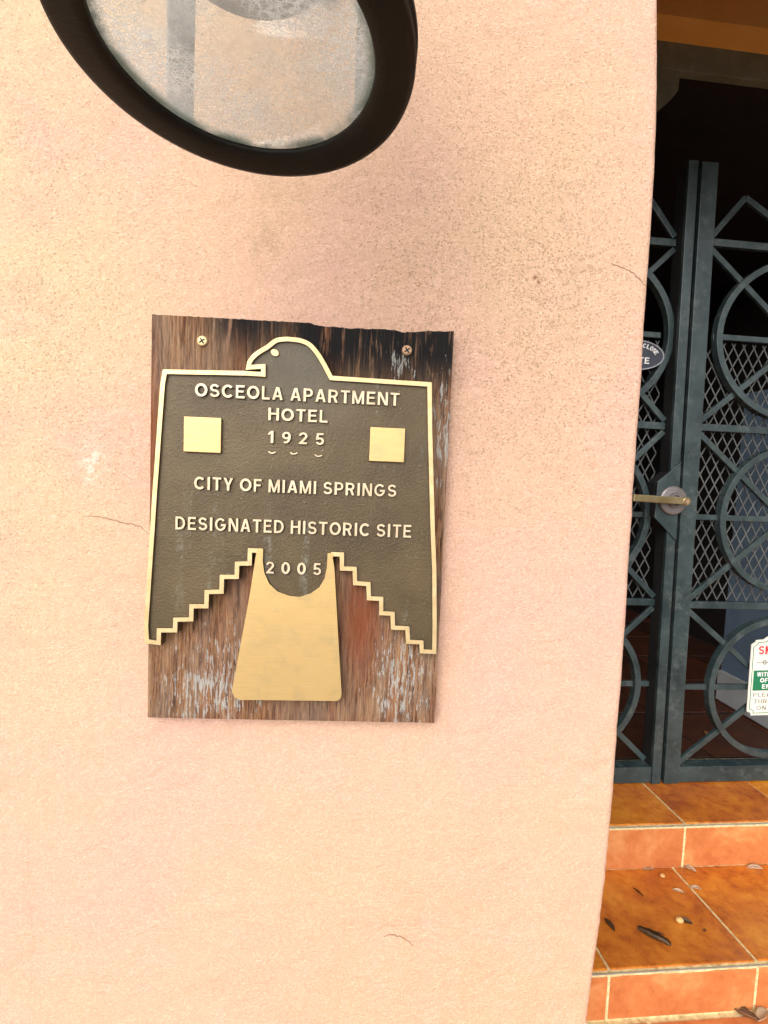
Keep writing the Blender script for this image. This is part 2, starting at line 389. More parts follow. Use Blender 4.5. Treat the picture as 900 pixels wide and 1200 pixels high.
M['innertile'] = m_tile('hall_shade_tile', (0.035, 0.012, 0.007), (0.06, 0.020, 0.009), (0.09, 0.032, 0.012), 0.5, 0.3)  # tread tile darkened: the hall's shade put into the colour
M['grout'] = m_grout()
M['trim'] = m_paint('grey_edge_trim', (0.22, 0.21, 0.18), (0.36, 0.34, 0.28), 0.6)
M['shadeblack'] = m_paint('black_shade_backing', (0.006, 0.007, 0.008), (0.012, 0.013, 0.014), 0.7)  # black stands in for shade behind the stiles and lock plate
M['crackle'] = m_crackle(); M['clear'] = m_clear()
M['dark'] = m_paint('hall_shade_dark', (0.016, 0.011, 0.010), (0.026, 0.018, 0.016), 0.85)  # near-black that puts the unlit hall's shade into the colour
M['bluewall'] = m_paint('slate_blue_plaster', (0.14, 0.20, 0.28), (0.17, 0.24, 0.33), 0.8)
M['base'] = m_paint('pale_grey_baseboard', (0.50, 0.52, 0.52), (0.60, 0.62, 0.62), 0.6)
M['signwhite'] = m_paint('cream_sign_enamel', (0.72, 0.70, 0.60), (0.78, 0.76, 0.66), 0.35)
M['signgreen'] = m_paint('green_sign_enamel', (0.008, 0.16, 0.068), (0.010, 0.18, 0.08), 0.35)
M['signred'] = m_paint('red_sign_print', (0.55, 0.02, 0.03), (0.6, 0.03, 0.04), 0.4)
M['signgrey'] = m_paint('grey_sign_print', (0.16, 0.17, 0.16), (0.2, 0.21, 0.2), 0.5)
M['ovalblack'] = m_paint('blue_black_cast_plate', (0.022, 0.028, 0.040), (0.035, 0.042, 0.058), 0.45)
M['white'] = m_paint('white_letter_paint', (0.78, 0.78, 0.76), (0.84, 0.84, 0.82), 0.5)
M['ovalrim'] = m_paint('grey_cast_rim', (0.26, 0.27, 0.30), (0.36, 0.37, 0.40), 0.5)
M['leafdark'] = m_paint('dark_dead_leaf', (0.075, 0.036, 0.016), (0.19, 0.105, 0.045), 0.45)
M['leafbrown'] = m_paint('brown_dead_leaf', (0.17, 0.065, 0.025), (0.32, 0.15, 0.06), 0.55)
M['husk'] = m_paint('pale_seed_husk', (0.62, 0.45, 0.28), (0.80, 0.64, 0.46), 0.7)
M['seed'] = m_paint('tan_seed', (0.48, 0.26, 0.08), (0.66, 0.42, 0.16), 0.4)
M['crack'] = m_paint('dirty_crack', (0.24, 0.12, 0.06), (0.36, 0.19, 0.10), 0.9)
M['paving'] = m_paint('grey_paving', (0.10, 0.095, 0.088), (0.15, 0.142, 0.13), 0.9)

# ------------------------------------------------------------------ stroke lettering
def glyph(ch):
    s = 0.215
    q = lambda x0, y0, x1, y1, h=0.105: ('q', x0, y0, x1, y1, h)
    p = lambda pts, closed=False, w=s: ('p', pts, closed, w)
    O = lambda rx, cx: p(arc(cx, .5, rx, .405, 0, 360, 24)[:-1], True)
    G = {
     'O': (.86, [O(.33, .43)]), '0': (.64, [O(.22, .32)]), 'Q': (.86, [O(.33, .43), q(.72, 0, .5, .25)]),
     'C': (.80, [p(arc(.42, .5, .32, .405, 42, 318, 20))]),
     'G': (.86, [p(arc(.42, .5, .32, .405, 42, 345, 22) + [(.74, .46), (.45, .46)], False, .18)]),
     'S': (.68, [p(arc(.34, .705, .23, .20, 18, 270, 14) + arc(.34, .30, .245, .205, 90, -165, 14)[1:], False, .185)]),
     'E': (.64, [p([(.6, .91), (.11, .91), (.11, .09), (.62, .09)], False, .19), p([(.1, .52), (.55, .52)], False, .17)]),
     'F': (.60, [p([(.58, .91), (.11, .91), (.11, 0)], False, .19), p([(.1, .50), (.52, .50)], False, .17)]),
     'L': (.58, [p([(.11, 1), (.11, .09), (.56, .09)], False, .19)]),
     'A': (.76, [q(.11, 0, .36, 1), q(.65, 0, .40, 1), p([(.2, .30), (.56, .30)], False, .17)]),
     'P': (.68, [p([(.11, 0), (.11, 1)]), p([(.1, .91)] + arc(.38, .675, .20, .235, 90, -90, 10) + [(.1, .44)], False, .18)]),
     'R': (.72, [p([(.11, 0), (.11, 1)]), p([(.1, .91)] + arc(.38, .69, .21, .22, 90, -90, 10) + [(.1, .47)], False, .18), q(.58, 0, .42, .47)]),
     'T': (.66, [p([(.02, .91), (.64, .91)], False, .18), p([(.33, .9), (.33, 0)])]),
     'M': (.86, [p([(.1, 0), (.1, 1)], False, .19), p([(.76, 0), (.76, 1)], False, .19), q(.43, 0, .13, 1, .09), q(.43, 0, .73, 1, .09)]),
     'N': (.74, [p([(.1, 0), (.1, 1)], False, .19), p([(.64, 0), (.64, 1)], False, .19), q(.60, 0, .14, 1, .11)]),
     'H': (.74, [p([(.1, 0), (.1, 1)]), p([(.64, 0), (.64, 1)]), p([(.1, .53), (.64, .53)], False, .18)]),
     'I': (.26, [p([(.13, 0), (.13, 1)])]),
     'Y': (.70, [q(.35, .36, .10, 1), q(.35, .36, .60, 1), p([(.35, .42), (.35, 0)])]),
     'D': (.76, [p([(.1, .91)] + arc(.32, .5, .32, .41, 90, -90, 14) + [(.1, .09)], True, .19)]),
     'U': (.74, [p([(.1, 1)] + arc(.37, .36, .27, .27, 180, 360, 12) + [(.64, 1)])]),
     'K': (.72, [p([(.1, 0), (.1, 1)]), q(.12, .36, .58, 1), q(.60, 0, .30, .56)]),
     'W': (.98, [q(.27, 0, .10, 1, .09), q(.27, 0, .49, 1, .09), q(.71, 0, .49, 1, .09), q(.71, 0, .88, 1, .09)]),
     '1': (.46, [p([(.32, 0), (.32, 1)]), q(.10, .66, .26, .97, .10)]),
     '2': (.62, [p(arc(.31, .69, .21, .22, 175, -38, 12) + [(.14, .09), (.58, .09)], False, .185)]),
     '5': (.62, [p([(.54, .91), (.17, .91), (.13, .50)] + arc(.31, .32, .21, .235, 125, -160, 14), False, .18)]),
     '9': (.62, [p(arc(.31, .67, .21, .235, 0, 360, 18)[:-1], True, .18), p(arc(.25, .52, .27, .43, 12, -112, 12), False, .18)]),
    }
    return G.get(ch)
def letters(text, x0, x1, z0, h, yb, depth, m, parent, name='letter', space=0.13, wordgap=0.34, wmul=1.0, taper=0.82, serif=False, zslope=0.0):
    """raised letters facing -Y: baseline z0, cap height h, filling x0..x1, back at yb"""
    tot = 0; pos = []
    for ch in text:
        g = glyph(ch)
        if g is None: tot += wordgap; continue
        pos.append((ch, tot, g)); tot += g[0] + space
    tot -= space
    kx = (x1 - x0) / tot
    obs = []
    for ch, t, (w, prims) in pos:
        bm = bmesh.new()
        ox = x0 + t * kx; oz = z0 + zslope * (ox - x0)
        extra = []
        if serif:
            for x in {'M': (.1, .76), 'E': (.11,), 'L': (.11,), 'T': (.33,)}.get(ch, ()): extra.append(('p', [(x - .16, .04), (x + .16, .04)], False, .09))
        for k, pr in enumerate(list(prims) + extra):
            yf = yb - depth - k * depth * 0.04
            if pr[0] == 'q':
                _, ax, az, bx_, bz, hh = pr
                back = [(ax - hh, az), (ax + hh, az), (bx_ + hh, bz), (bx_ - hh, bz)]
                cx = (ax + bx_) / 2
                f = lambda P, s_: (ox + P[0] * kx, oz + P[1] * h)
                va = [bm.verts.new((f(P, 1)[0], yb, f(P, 1)[1])) for P in back]
                hf = hh * taper
                front = [(ax - hf, az + .02), (ax + hf, az + .02), (bx_ + hf, bz - .02), (bx_ - hf, bz - .02)]
                vf = [bm.verts.new((f(P, 1)[0], yf, f(P, 1)[1])) for P in front]
                bm.faces.new(va); bm.faces.new(vf[::-1])
                for i in range(4): bm.faces.new((va[i], vf[i], vf[(i + 1) % 4], va[(i + 1) % 4]))
            else:
                _, pts, closed, ww = pr
                sub = bmesh.new(); strip(sub, pts, ww * wmul, 0, 1, closed, taper)
                vm = {}
                for v in sub.verts: vm[v] = bm.verts.new((ox + v.co.x * kx, yb + (yf - yb) * v.co.y, oz + v.co.z * h))
                for fc in sub.faces: bm.faces.new([vm[v] for v in fc.verts])
                sub.free()
        obs.append(done(bm, name, m, parent))
    return obs

# ------------------------------------------------------------------ setting
bm = bmesh.new()
bx(bm, -1500, 1500, -1500, 1500, -0.06, -0.03)
tag(done(bm, 'ground', M['paving']), 'pale grey paving in front of the building', kind='structure')

AL = R(3.2)                                          # the entry is set a little askew to the wall
EX = Vector((math.cos(AL), math.sin(AL), 0)); EY = Vector((-math.sin(AL), math.cos(AL), 0))
Z1, Z2 = 0.112, 0.240                                # heights of the two treads
P0 = H(778, 920, Z2)                                 # foot of the gate where its leaves meet

# ---- front wall with the entry opening; the opening's edge is traced from the hand-formed stucco edge
edge_px = [(773, 0), (772, 100), (770, 200), (761, 345), (751, 490), (743.5, 605), (736, 720), (727.5, 840), (719, 960), (712, 1030), (703, 1100), (696, 1150), (689, 1200)]
edge = [W(*p) for p in edge_px]
def wall_mesh():
    bm = bmesh.new()
    ed = []
    for i in range(len(edge) - 1):
        for k in range(8):
            q = edge[i].lerp(edge[i + 1], k / 8); ed.append((q.x, q.z))
    ed.append((edge[-1].x, edge[-1].z))
    ed = [(x + 0.0011 * noise.noise((z * 85, 3.1, 0)) + 0.0007 * noise.noise((z * 190, 7, 0)) + 0.0022 * noise.noise((z * 9, 1.3, 0)), z) for x, z in ed]
    ed = [(ed[0][0] - 0.008, 2.24)] + ed + [(ed[-1][0] - 0.03, -0.03)]
    RX = 2.35
    pts = [(-4.0, -0.03), (-4.0, 5.2), (5.0, 5.2), (5.0, -0.03), (RX, -0.03), (RX, 2.24)] + [(RX + (ed[0][0] - RX) * t, 2.24 + 0.10 * math.sin(math.pi * t)) for t in (.2, .4, .6, .8)] + ed  # unseen head of the opening, set low to shade the gate
    prism(bm, pts, 0.0, 0.24)
    bmesh.ops.recalc_face_normals(bm, faces=bm.faces)
    es = [e for e in bm.edges if all(abs(v.co.y) < 1e-6 for v in e.verts) and all(v.co.x > 0.2 and v.co.x < 2.5 and v.co.z > -0.02 for v in e.verts)]
    bmesh.ops.bevel(bm, geom=es, offset=0.016, segments=5, profile=0.5, affect='EDGES', clamp_overlap=True)
    return bm
wall = done(wall_mesh(), 'stucco_wall', M['stucco'])
tag(wall, 'peach sand-finish stucco front wall carrying plaque and lantern', 'wall')
def crack(pxs, w, name='crack'):
    bm = bmesh.new()
    P = [W(*p) for p in pxs]; pts = []
    for a, b in zip(P[:-1], P[1:]):
        for k in range(6):
            q = a.lerp(b, k / 6); pts.append((q.x + .0014 * noise.noise((q.x * 190, q.z * 190, 0)), q.z + .0022 * noise.noise((q.x * 150, q.z * 150, 4))))
    pts.append((P[-1].x, P[-1].z))
    n = len(pts); va = []; 
    L, Rr = offsets(pts, 1.0)
    for i in range(n):
        t = i / (n - 1); ww = w * (0.35 + 0.65 * math.sin(math.pi * min(1, max(0, t * .9 + .05)))) * (0.6 + 0.8 * abs(noise.noise((i * .7, 2, 5))))
        c = Vector(pts[i]); l = c + (L[i] - c).normalized() * ww; r = c - (L[i] - c).normalized() * ww
        va.append((bm.verts.new((l.x, -0.0004, l.y)), bm.verts.new((r.x, -0.0004, r.y)), bm.verts.new((c.x, -0.0001, c.y))))
    for i in range(n - 1):
        bm.faces.new((va[i][0], va[i + 1][0], va[i + 1][2], va[i][2])); bm.faces.new((va[i][2], va[i + 1][2], va[i + 1][1], va[i][1]))
    done(bm, name, M['crack'], wall)
crack([(96, 604), (118, 606), (130, 609), (147, 613), (165, 617), (175, 626)], 0.0009)
crack([(715, 308), (727, 313), (740, 319), (752, 330), (757, 336)], 0.0009)
crack([(449, 1097), (462, 1095), (473, 1099), (485, 1109)], 0.0012)

# ---- recess and interior shell (local frame of the entry: u along EX, v along EY)
def loc(u, v, z=0.0): return P0 + EX * u + EY * v + Vector((0, 0, z - Z2))
def shell(name, u0, u1, v0, v1, z0, z1, m, label):
    bm = bmesh.new(); bx(bm, u0, u1, v0, v1, z0, z1)
    o = done(bm, name, m); o.location = (P0.x, P0.y, 0); o.rotation_euler = (0, 0, AL)
    return tag(o, label, kind='structure')
shell('wall_recess_left', -1.05, -0.78, -0.52, 2.9, -0.03, 3.2, M['ochre'], 'ochre side wall of the entry recess')
shell('wall_recess_right', 1.30, 1.55, -0.56, 2.9, -0.03, 3.2, M['ochre'], 'ochre far side wall of the entry recess')
shell('ceiling', -1.05, 1.55, -0.60, 2.9, 2.95, 3.15, M['ochre'], 'ochre ceiling over the entry')
lint_z = (hit(838, 25, loc(0, -0.085), EY)).z
shell('wall_above_gate', -0.779, 1.299, -0.085, 0.028, lint_z, 2.948, M['ochre'], 'ochre stucco wall over the gate header')
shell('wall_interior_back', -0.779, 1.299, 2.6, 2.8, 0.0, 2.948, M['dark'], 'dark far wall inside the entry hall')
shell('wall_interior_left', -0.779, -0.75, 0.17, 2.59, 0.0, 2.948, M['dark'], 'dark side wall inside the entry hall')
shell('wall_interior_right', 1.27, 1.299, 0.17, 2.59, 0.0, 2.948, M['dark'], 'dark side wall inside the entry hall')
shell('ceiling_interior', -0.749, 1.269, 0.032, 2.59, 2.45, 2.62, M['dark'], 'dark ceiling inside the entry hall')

# slate-blue partition with a pale baseboard, seen through the right leaf
q = H(842, 818, Z2 + .012) - P0
pu, pv = q.dot(EX), q.dot(EY)
bm = bmesh.new(); bx(bm, pu, pu + 0.10, 0.35, pv, Z2, 1.62)
pt = done(bm, 'wall_partition', M['bluewall']); pt.location = (P0.x, P0.y, 0); pt.rotation_euler = (0, 0, AL)
tag(pt, 'slate blue half partition inside the entry hall', kind='structure')
bm = bmesh.new(); bx(bm, pu - 0.014, pu - 0.0005, 0.35, pv, Z2 + .012, Z2 + 0.145)
done(bm, 'baseboard', M['base'], pt)

# ---- steps: mortar bodies with a tile on every face
ns = H(716, 1140, Z1); nv1 = (ns - P0).dot(EY)                 # lower nosing
q = H(805, 967, Z2); nv2 = (q - P0).dot(EY)                     # upper nosing
SK = math.tan(R(-1.6))                                          # tile joints lean a little off square
steps = empty('entry_steps', (P0.x, P0.y, 0), AL)
tag(steps, 'two terracotta tiled steps up to the gate with cream grout', kind='structure')
TT = 0.010
def body(u0, u1, v0, v1, z0, z1):
    bm = bmesh.new(); bx(bm, u0, u1, v0, v1, z0, z1)
    # slightly irregular hand-pointed edge
    bmesh.ops.subdivide_edges(bm, edges=[e for e in bm.edges if abs(e.verts[0].co.x - e.verts[1].co.x) > .5], cuts=160)
    for v in bm.verts:
        if abs(v.co.y - v0) < 1e-4: v.co.y += 0.0018 * noise.noise((v.co.x * 60, v.co.z * 9, v0))
        if abs(v.co.z - z1) < 1e-4: v.co.z += 0.0012 * noise.noise((v.co.x * 70, 5, v0))
    done(bm, 'grout_bed', M['grout'], steps)
U0, U1 = -0.777, 1.297
body(U0, U1, nv1, 1.2, -0.02, Z1 - 0.0015)
body(U0, U1, nv2, 0.158, Z1 + 0.0005, Z2 - 0.0015)
bm = bmesh.new(); bx(bm, U0, U1, 0.1585, 2.588, Z1 + .0005, Z2 - .0015); done(bm, 'hall_bed', M['dark'], steps)  # bed coloured as dark as the hall's painted shade
body(U0, U1, -0.74, nv1 - 0.0, -0.028, -0.004)
def uof(px, py, z): return (H(px, py, z) - P0).dot(EX)
TW = 0.362
def tile(u0, u1, v0, v1, z0, z1, m, skew_ref=None, name='tile'):
    bm = bmesh.new()
    sk = 0 if skew_ref is None else SK
    P = [(u0, v0), (u1, v0), (u1, v1), (u0, v1)]
    jit = lambda: random.uniform(-.0008, .0008)
    P = [(u + (v - (skew_ref or 0)) * sk + jit(), v + jit()) for u, v in P]
    a = [bm.verts.new((u, v, z0)) for u, v in P]; b = [bm.verts.new((u, v, z1)) for u, v in P]
    bm.faces.new(a); bm.faces.new(b)
    for i in range(4): bm.faces.new((a[i], a[(i + 1) % 4], b[(i + 1) % 4], b[i]))
    done(bm, name, m, steps, bevel=0.0016)
GJ = 0.0042
def tiles_row(u_ref, v0, v1, z, m, ref=None):
    k0 = math.floor((U0 - u_ref) / TW) 
    k = k0
    while u_ref + k * TW < U1:
        a = max(U0 + .002, u_ref + k * TW + GJ); b = min(U1 - .002, u_ref + (k + 1) * TW - GJ)
        if b - a > 0.03: tile(a, b, v0, v1, z - TT, z, m, ref if ref is not None else v0)
        k += 1
def riser_row(u_ref, v, z0, z1, m):
    k = math.floor((U0 - u_ref) / TW)
    while u_ref + k * TW < U1:
        a = max(U0 + .002, u_ref + k * TW + GJ); b = min(U1 - .002, u_ref + (k + 1) * TW - GJ)
        if b - a > 0.03: tile(a, b, v - 0.004, v + 0.006, z0, z1, m)
        k += 1
ul = uof(716, 1140, Z1); uu = uof(805, 967, Z2)
tiles_row(ul, nv1 + 0.0085, nv2 - 0.001, Z1 + .0025, M['tread'])
riser_row(ul - .004, nv1 + 0.002, 0.001, Z1 - 0.009, M['riser'])
tiles_row(uu, nv2 + 0.0085, nv2 + 0.345, Z2 + .0025, M['tread'])
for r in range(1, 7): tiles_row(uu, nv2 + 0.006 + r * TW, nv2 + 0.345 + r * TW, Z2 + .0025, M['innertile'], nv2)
riser_row(uu - .004, nv2 + 0.002, Z1 + 0.003, Z2 - 0.009, M['riser'])
for r in range(2): tiles_row(ul + .1, nv1 - 0.010 - (r + 1) * 0.352, nv1 - 0.014 - r * 0.352, 0.0, M['riser'])

for v_, z_ in ((nv1, Z1), (nv2, Z2)):
    bm = bmesh.new(); bx(bm, U0, U1, v_ - .0024, v_ - .0006, z_ - .0022, z_ + .0002)
    done(bm, 'edge_trim', M['trim'], steps)
# ------------------------------------------------------------------ gate
SH = -0.0195
def S(u, w): return (u + SH * w, w)
def gate_uv(px, py, v=0.0):       # photo pixel -> (u, height above gate foot) on a plane v behind the gate front
    q = hit(px, py, P0 + EY * v, EY) - P0
    return q.dot(EX), q.z
def bar(bm, a, b, v0, v1, w=0.021): strip(bm, [S(*a), S(*b)], w, v1, v0)
def part_bar(parent, a, b, v0, v1, w=0.021, name='bar', m='iron', o=(0, 0)):
    bm = bmesh.new(); A = S(*a); B = S(*b)
    strip(bm, [(A[0] - o[0], A[1]), (B[0] - o[0], B[1])], w, v1, v0)
    return done(bm, name, M[m], parent, bevel=0.0015)
ZR = [0.028, 0.586, 1.149, 1.707]            # rails above the gate foot
ZTOP = 1.93
def leaf(label, side, ui, uo, vb, uc, stile_w, name='gate_leaf'):
    """side +1: right leaf; ui inner stile edge; uo outer edge; bars' front at vb; circles centred at uc"""
    root = empty(name, P0 + EX * ui + Vector((0, 0, 0.004)), AL)
    tag(root, label, 'gate', 'pair of iron gate leaves')
    O = (ui, 0)
    s = side
    b0 = ui + s * stile_w; b1 = uo - s * 0.04
    # stiles
    for (c, w) in ((ui + s * stile_w / 2, stile_w), (uo - s * 0.02, 0.04)):
        part_bar(root, (c, 0.0), (c, ZTOP), 0.0, 0.014, w, 'stile', o=O)
        part_bar(root, (c, 0.004), (c, ZTOP - .004), 0.0145, 0.062, w - .003, 'shade_backing', 'shadeblack', o=O)  # black strip added behind each stile to paint in its shaded side
    # bottom rail and its folded ledge
    part_bar(root, (b0 + s * .0008, 0.028), (b1 - s * .0008, 0.028), 0.004, 0.05, 0.052, 'bottom_rail', o=O)
    for z in ZR[1:]:
        part_bar(root, (b0 + s * .0008, z), (b1 - s * .0008, z), vb, vb + 0.018, 0.022, 'rail', o=O)
    for i in range(3):
        z0, z1 = ZR[i] + (0.026 if i == 0 else 0.011), ZR[i + 1] - 0.011
        zc = (ZR[i] + ZR[i + 1]) / 2 + (0.008 if i == 0 else 0)
        rx, rz = (0.278, 0.243) if i == 2 else (0.226, 0.226)
        if i == 2: rx = min(rx, abs(uc - b0) - 0.004)
        # ring
        bm = bmesh.new()
        strip(bm, [(S(uc + rx * math.cos(t), zc + rz * math.sin(t))[0] - O[0], zc + rz * math.sin(t)) for t in [2 * math.pi * k / 56 for k in range(56)]], 0.0195, vb + 0.016, vb - 0.010, True)
        done(bm, 'ring', M['iron'], root, bevel=0.001)
        # X bars and mid bar
        b1m = 2 * uc - b0
        part_bar(root, (b0 + s * .002, z0 + .006), (b1m - s * .002, z1 - .006), vb + 0.0015, vb + 0.0135, 0.0175, 'diagonal_bar', o=O)
        part_bar(root, (b0 + s * .002, z1 - .006), (b1m - s * .002, z0 + .006), vb + 0.0028, vb + 0.0148, 0.0175, 'diagonal_bar', o=O)
        part_bar(root, (b0 + s * (.0008 if i < 2 else .03), zc), (b1 - s * .0008, zc), vb + 0.004, vb + 0.0155, 0.0175, 'cross_bar', o=O)
    # zigzag crest over the top rail
    half = abs(uc - b0)
    z0 = ZR[3] + 0.012
    zig = [(b0 + s * .004, z0 + .006), (b0 + s * .105, z0 + .128), (uc, z0 + .006), (2 * uc - b0 - s * .105, z0 + .128), (2 * uc - b0 - s * .004, z0 + .006)]
    for a, b in zip(zig[:-1], zig[1:]): part_bar(root, a, b, vb + 0.0012, vb + 0.0132, 0.018, 'crest_bar', o=O)
    # expanded metal screen
    bm = bmesh.new()
    lo, hi = sorted((b0 + s * 0.012, b1 - s * 0.012)); zl, zh = ZR[1] + 0.012, (ZR[2] + ZR[3]) / 2 - 0.012
    pw, ph = 0.0345, 0.062
    sl = ph / pw
    for fam in (1, -1):
        k = -60
        while k < 60:
            # line z = zl + fam*sl*(u - lo - k*pw)
            pts = []
            uk = lo + k * pw
            ua, ub = sorted((uk + fam * (zl - zl) / sl, uk + fam * (zh - zl) / sl))
            a, b = max(ua, lo), min(ub, hi)
            if b - a > 0.004:
                za = zl + fam * sl * (a - uk); zb = zl + fam * sl * (b - uk)
                n = max(2, int(abs(zb - za) / (ph / 2)) + 1)
                P = []
                for i in range(n + 1):
                    t = i / n; P.append(S(a + (b - a) * t, za + (zb - za) * t))
                d = 0.0008 if fam > 0 else -0.0008
                strip(bm, [(x - O[0], z) for x, z in P], 0.0036, vb + 0.026 + d, vb + 0.0235 + d)
            k += 1
    tag(done(bm, 'mesh_screen', M['mesh'], root), kind='stuff')
    return root
right = leaf('blue-grey iron gate leaf with small white sign, rings and crossed bars', 1, 0.0, 0.75, 0.012, 0.371, 0.052)
left = leaf('blue-grey iron gate leaf with brass lever and lock box', -1, -0.012, -0.64, 0.040, -0.315, 0.030)
# lock box on the left leaf
def L2(px, py, v): u, w = gate_uv(px, py, v); return (u + 0.012, w)
bm = bmesh.new()
pl = [L2(804, 540, -.006), L2(797, 544, -.006), L2(771, 566, -.006), L2(767, 608, -.006), L2(791, 634, -.006), L2(800, 636, -.006)]
pl[0] = (-0.0012 + SH * pl[0][1], pl[0][1]); pl[-1] = (-0.0012 + SH * pl[-1][1], pl[-1][1])
prism(bm, pl, -0.006, -0.0006)
lb = done(bm, 'lock_box', M['iron'], left, bevel=0.002)
bm = bmesh.new(); cxy = (sum(p[0] for p in pl) / 6, sum(p[1] for p in pl) / 6)
prism(bm, [(cxy[0] + (p[0] - cxy[0]) * .93, cxy[1] + (p[1] - cxy[1]) * .93) for p in pl], 0.0152, 0.058); done(bm, 'lock_shade', M['shadeblack'], lb)  # black block added as the shadow around the lock plate
rc = L2(789, 588, -.012)
bm = bmesh.new()
prof = [(0.0, -0.0062), (0.044, -0.0062), (0.044, -0.014), (0.040, -0.017), (0.024, -0.018), (0.021, -0.024), (0.017, -0.024), (0.015, -0.020), (0.0, -0.020)]
lathe(bm, [(max(r, 0.0004), z) for r, z in prof], 40, closed=False)
for v in bm.verts: v.co = Vector((v.co.x + rc[0], v.co.z, v.co.y + rc[1]))
done(bm, 'rose', M['zinc'], lb, smooth=False)
bm = bmesh.new()
ld = L2(806, 589, -.05)
lev = [(ld[0], ld[1]), (ld[0] - .06, ld[1] + .001), (ld[0] - .12, ld[1] + .003), (ld[0] - .175, ld[1] + .004)]
strip(bm, lev, 0.022, -0.040, -0.052)
lever = done(bm, 'lever', M['brass'], lb, bevel=0.003)
bm = bmesh.new()
lathe(bm, [(0.0003, 0.0), (0.0125, 0.0), (0.0125, -0.0135), (0.0105, -0.0150), (0.0003, -0.0150)], 28, closed=False)
for v in bm.verts: v.co = Vector((v.co.x + ld[0] - .004, v.co.z - 0.0385, v.co.y + ld[1]))
done(bm, 'lever_end', M['brass'], lever)
bm = bmesh.new()
lathe(bm, [(0.0003, -0.0156), (0.0055, -0.0156), (0.0055, -0.0165), (0.0038, -0.0165), (0.0038, -0.0158), (0.0003, -0.0158)], 20, closed=False)
for v in bm.verts: v.co = Vector((v.co.x + ld[0] - .004, v.co.z - 0.0385, v.co.y + ld[1]))
done(bm, 'keyhole', M['screw'], lever)
bm = bmesh.new()
lathe(bm, [(0.010, -0.018), (0.010, -0.0405)], 20, closed=False)
for v in bm.verts: v.co = Vector((v.co.x + rc[0], v.co.z, v.co.y + rc[1]))
done(bm, 'spindle', M['zinc'], lb)

# gate frame: header beam with a shaped corner bracket, jambs
gf = empty('entrance_header', P0 + Vector((0, 0, 0.004)), AL)
tag(gf, 'olive green header beam with curved corner bracket over the gate', 'header beam')
hb = gate_uv(850, 91)[1]
bm = bmesh.new(); bx(bm, -0.778, 1.298, 0.0, 0.03, hb, lint_z - Z2 + 0.10 - 0.004); 
done(bm, 'header', M['header'], gf, bevel=0.003)
br = [gate_uv(*p) for p in ((797, 84), (796.5, 95), (795, 107), (790, 114), (782, 121), (774, 128), (764, 140), (752, 160), (748, 190))]
br = [(u, z) for u, z in br]
br[0] = (br[0][0], hb - .0012)
br = br + [(-0.777, br[-1][1]), (-0.777, hb - .0012)]
bm = bmesh.new(); prism(bm, br, 0.002, 0.028); done(bm, 'corner_bracket', M['header'], gf)
for u in (-0.74, 1.25):
    bm = bmesh.new(); bx(bm, u - .035 if u < 0 else u - .045, u + .045 if u < 0 else u + .045, 0.004, 0.10, 0.0, (br[-2][1] if u < 0 else hb) - .0015)
    done(bm, 'jamb', M['iron'], gf, bevel=0.002)

# oval cast plate hung on the left leaf
ov = gate_uv(752, 414, 0.004)
rt = empty('oval_sign', P0 + EX * ov[0] + EY * 0.030 + Vector((0, 0, ov[1])), AL)
tag(rt, 'dark oval plate reading close the gate, half hidden by wall edge', 'sign')
A_, B_ = 0.088, 0.046
def ell(k): return [(k * A_ * math.cos(t), (1 - (1 - k) * A_ / B_) * B_ * math.sin(t)) for t in [2 * math.pi * i / 40 for i in range(40)]]
bm = bmesh.new(); prism(bm, ell(1.0), -0.002, 0.006); done(bm, 'plate', M['ovalblack'], rt)
bm = bmesh.new(); strip(bm, ell(0.97), 0.004, -0.002, -0.0045, True, .7); done(bm, 'rim', M['ovalrim'], rt)
def arc_text(text, a0, a1, k, h, m, parent):
    n = len(text)
    for i, ch in enumerate(text):
        if ch == ' ': continue
        a = R(a0 + (a1 - a0) * i / (n - 1)); x = k * A_ * math.cos(a); z = k * B_ * 0.96 * math.sin(a) - .002
        tx, tz = -A_ * math.sin(a), B_ * math.cos(a); rot = math.atan2(-tz, -tx)
        o = letters(ch, -h * .36, h * .36, -h / 2, h, -0.0022, 0.002, m, parent, serif=False, wmul=1.0)[0]
        o.rotation_euler = (0, -rot, 0); o.location = (x, 0, z)
arc_text('PLEASE CLOSE', 158, 22, 0.74, 0.0135, M['white'], rt)
letters('GATE', -0.040, 0.040, -0.025, 0.019, -0.0022, 0.002, M['white'], rt, serif=True)

# cream notice with stepped corners on the right leaf
sl_ = gate_uv(879, 800, -0.004); stp = gate_uv(895, 752, -.004); sb = gate_uv(890, 838, -0.004)
sw, sh_ = 0.215, stp[1] - sb[1] + 0.006
rt = empty('notice_sign', P0 + EX * (sl_[0] + sw / 2) + EY * 0.0 + Vector((0, 0, sb[1])), AL)
tag(rt, 'white notice with green band and red heading tied to gate', 'sign')
rt.rotation_euler = (0, R(-1.2), AL)
def frame_pts(i):
    a = sw / 2 - i; n = 0.014
    left_ = [(-a + n, i), (-a + n, i + n * .6), (-a, i + n)] 
    topl = [(-a, sh_ - i - n), (-a + n, sh_ - i - n * .4), (-a + n, sh_ - i), (-a + 3 * n, sh_ - i + .002), (-a + 4.2 * n, sh_ - i + n), (-a + 5.4 * n, sh_ - i + 1.5 * n)]
    half = left_ + topl
    return half + [(-x, z) for x, z in half[::-1]]
bm = bmesh.new(); prism(bm, frame_pts(0), -0.002, 0.001); done(bm, 'plate', M['signwhite'], rt)
bm = bmesh.new(); strip(bm, frame_pts(0.008), 0.0022, -0.0020, -0.0026, True); done(bm, 'outline', M['signgreen'], rt)
bm = bmesh.new(); bx(bm, -sw / 2 + .014, sw / 2 - .014, -0.0026, -0.0019, 0.083, 0.150); done(bm, 'green_band', M['signgreen'], rt)
x0 = -sw / 2
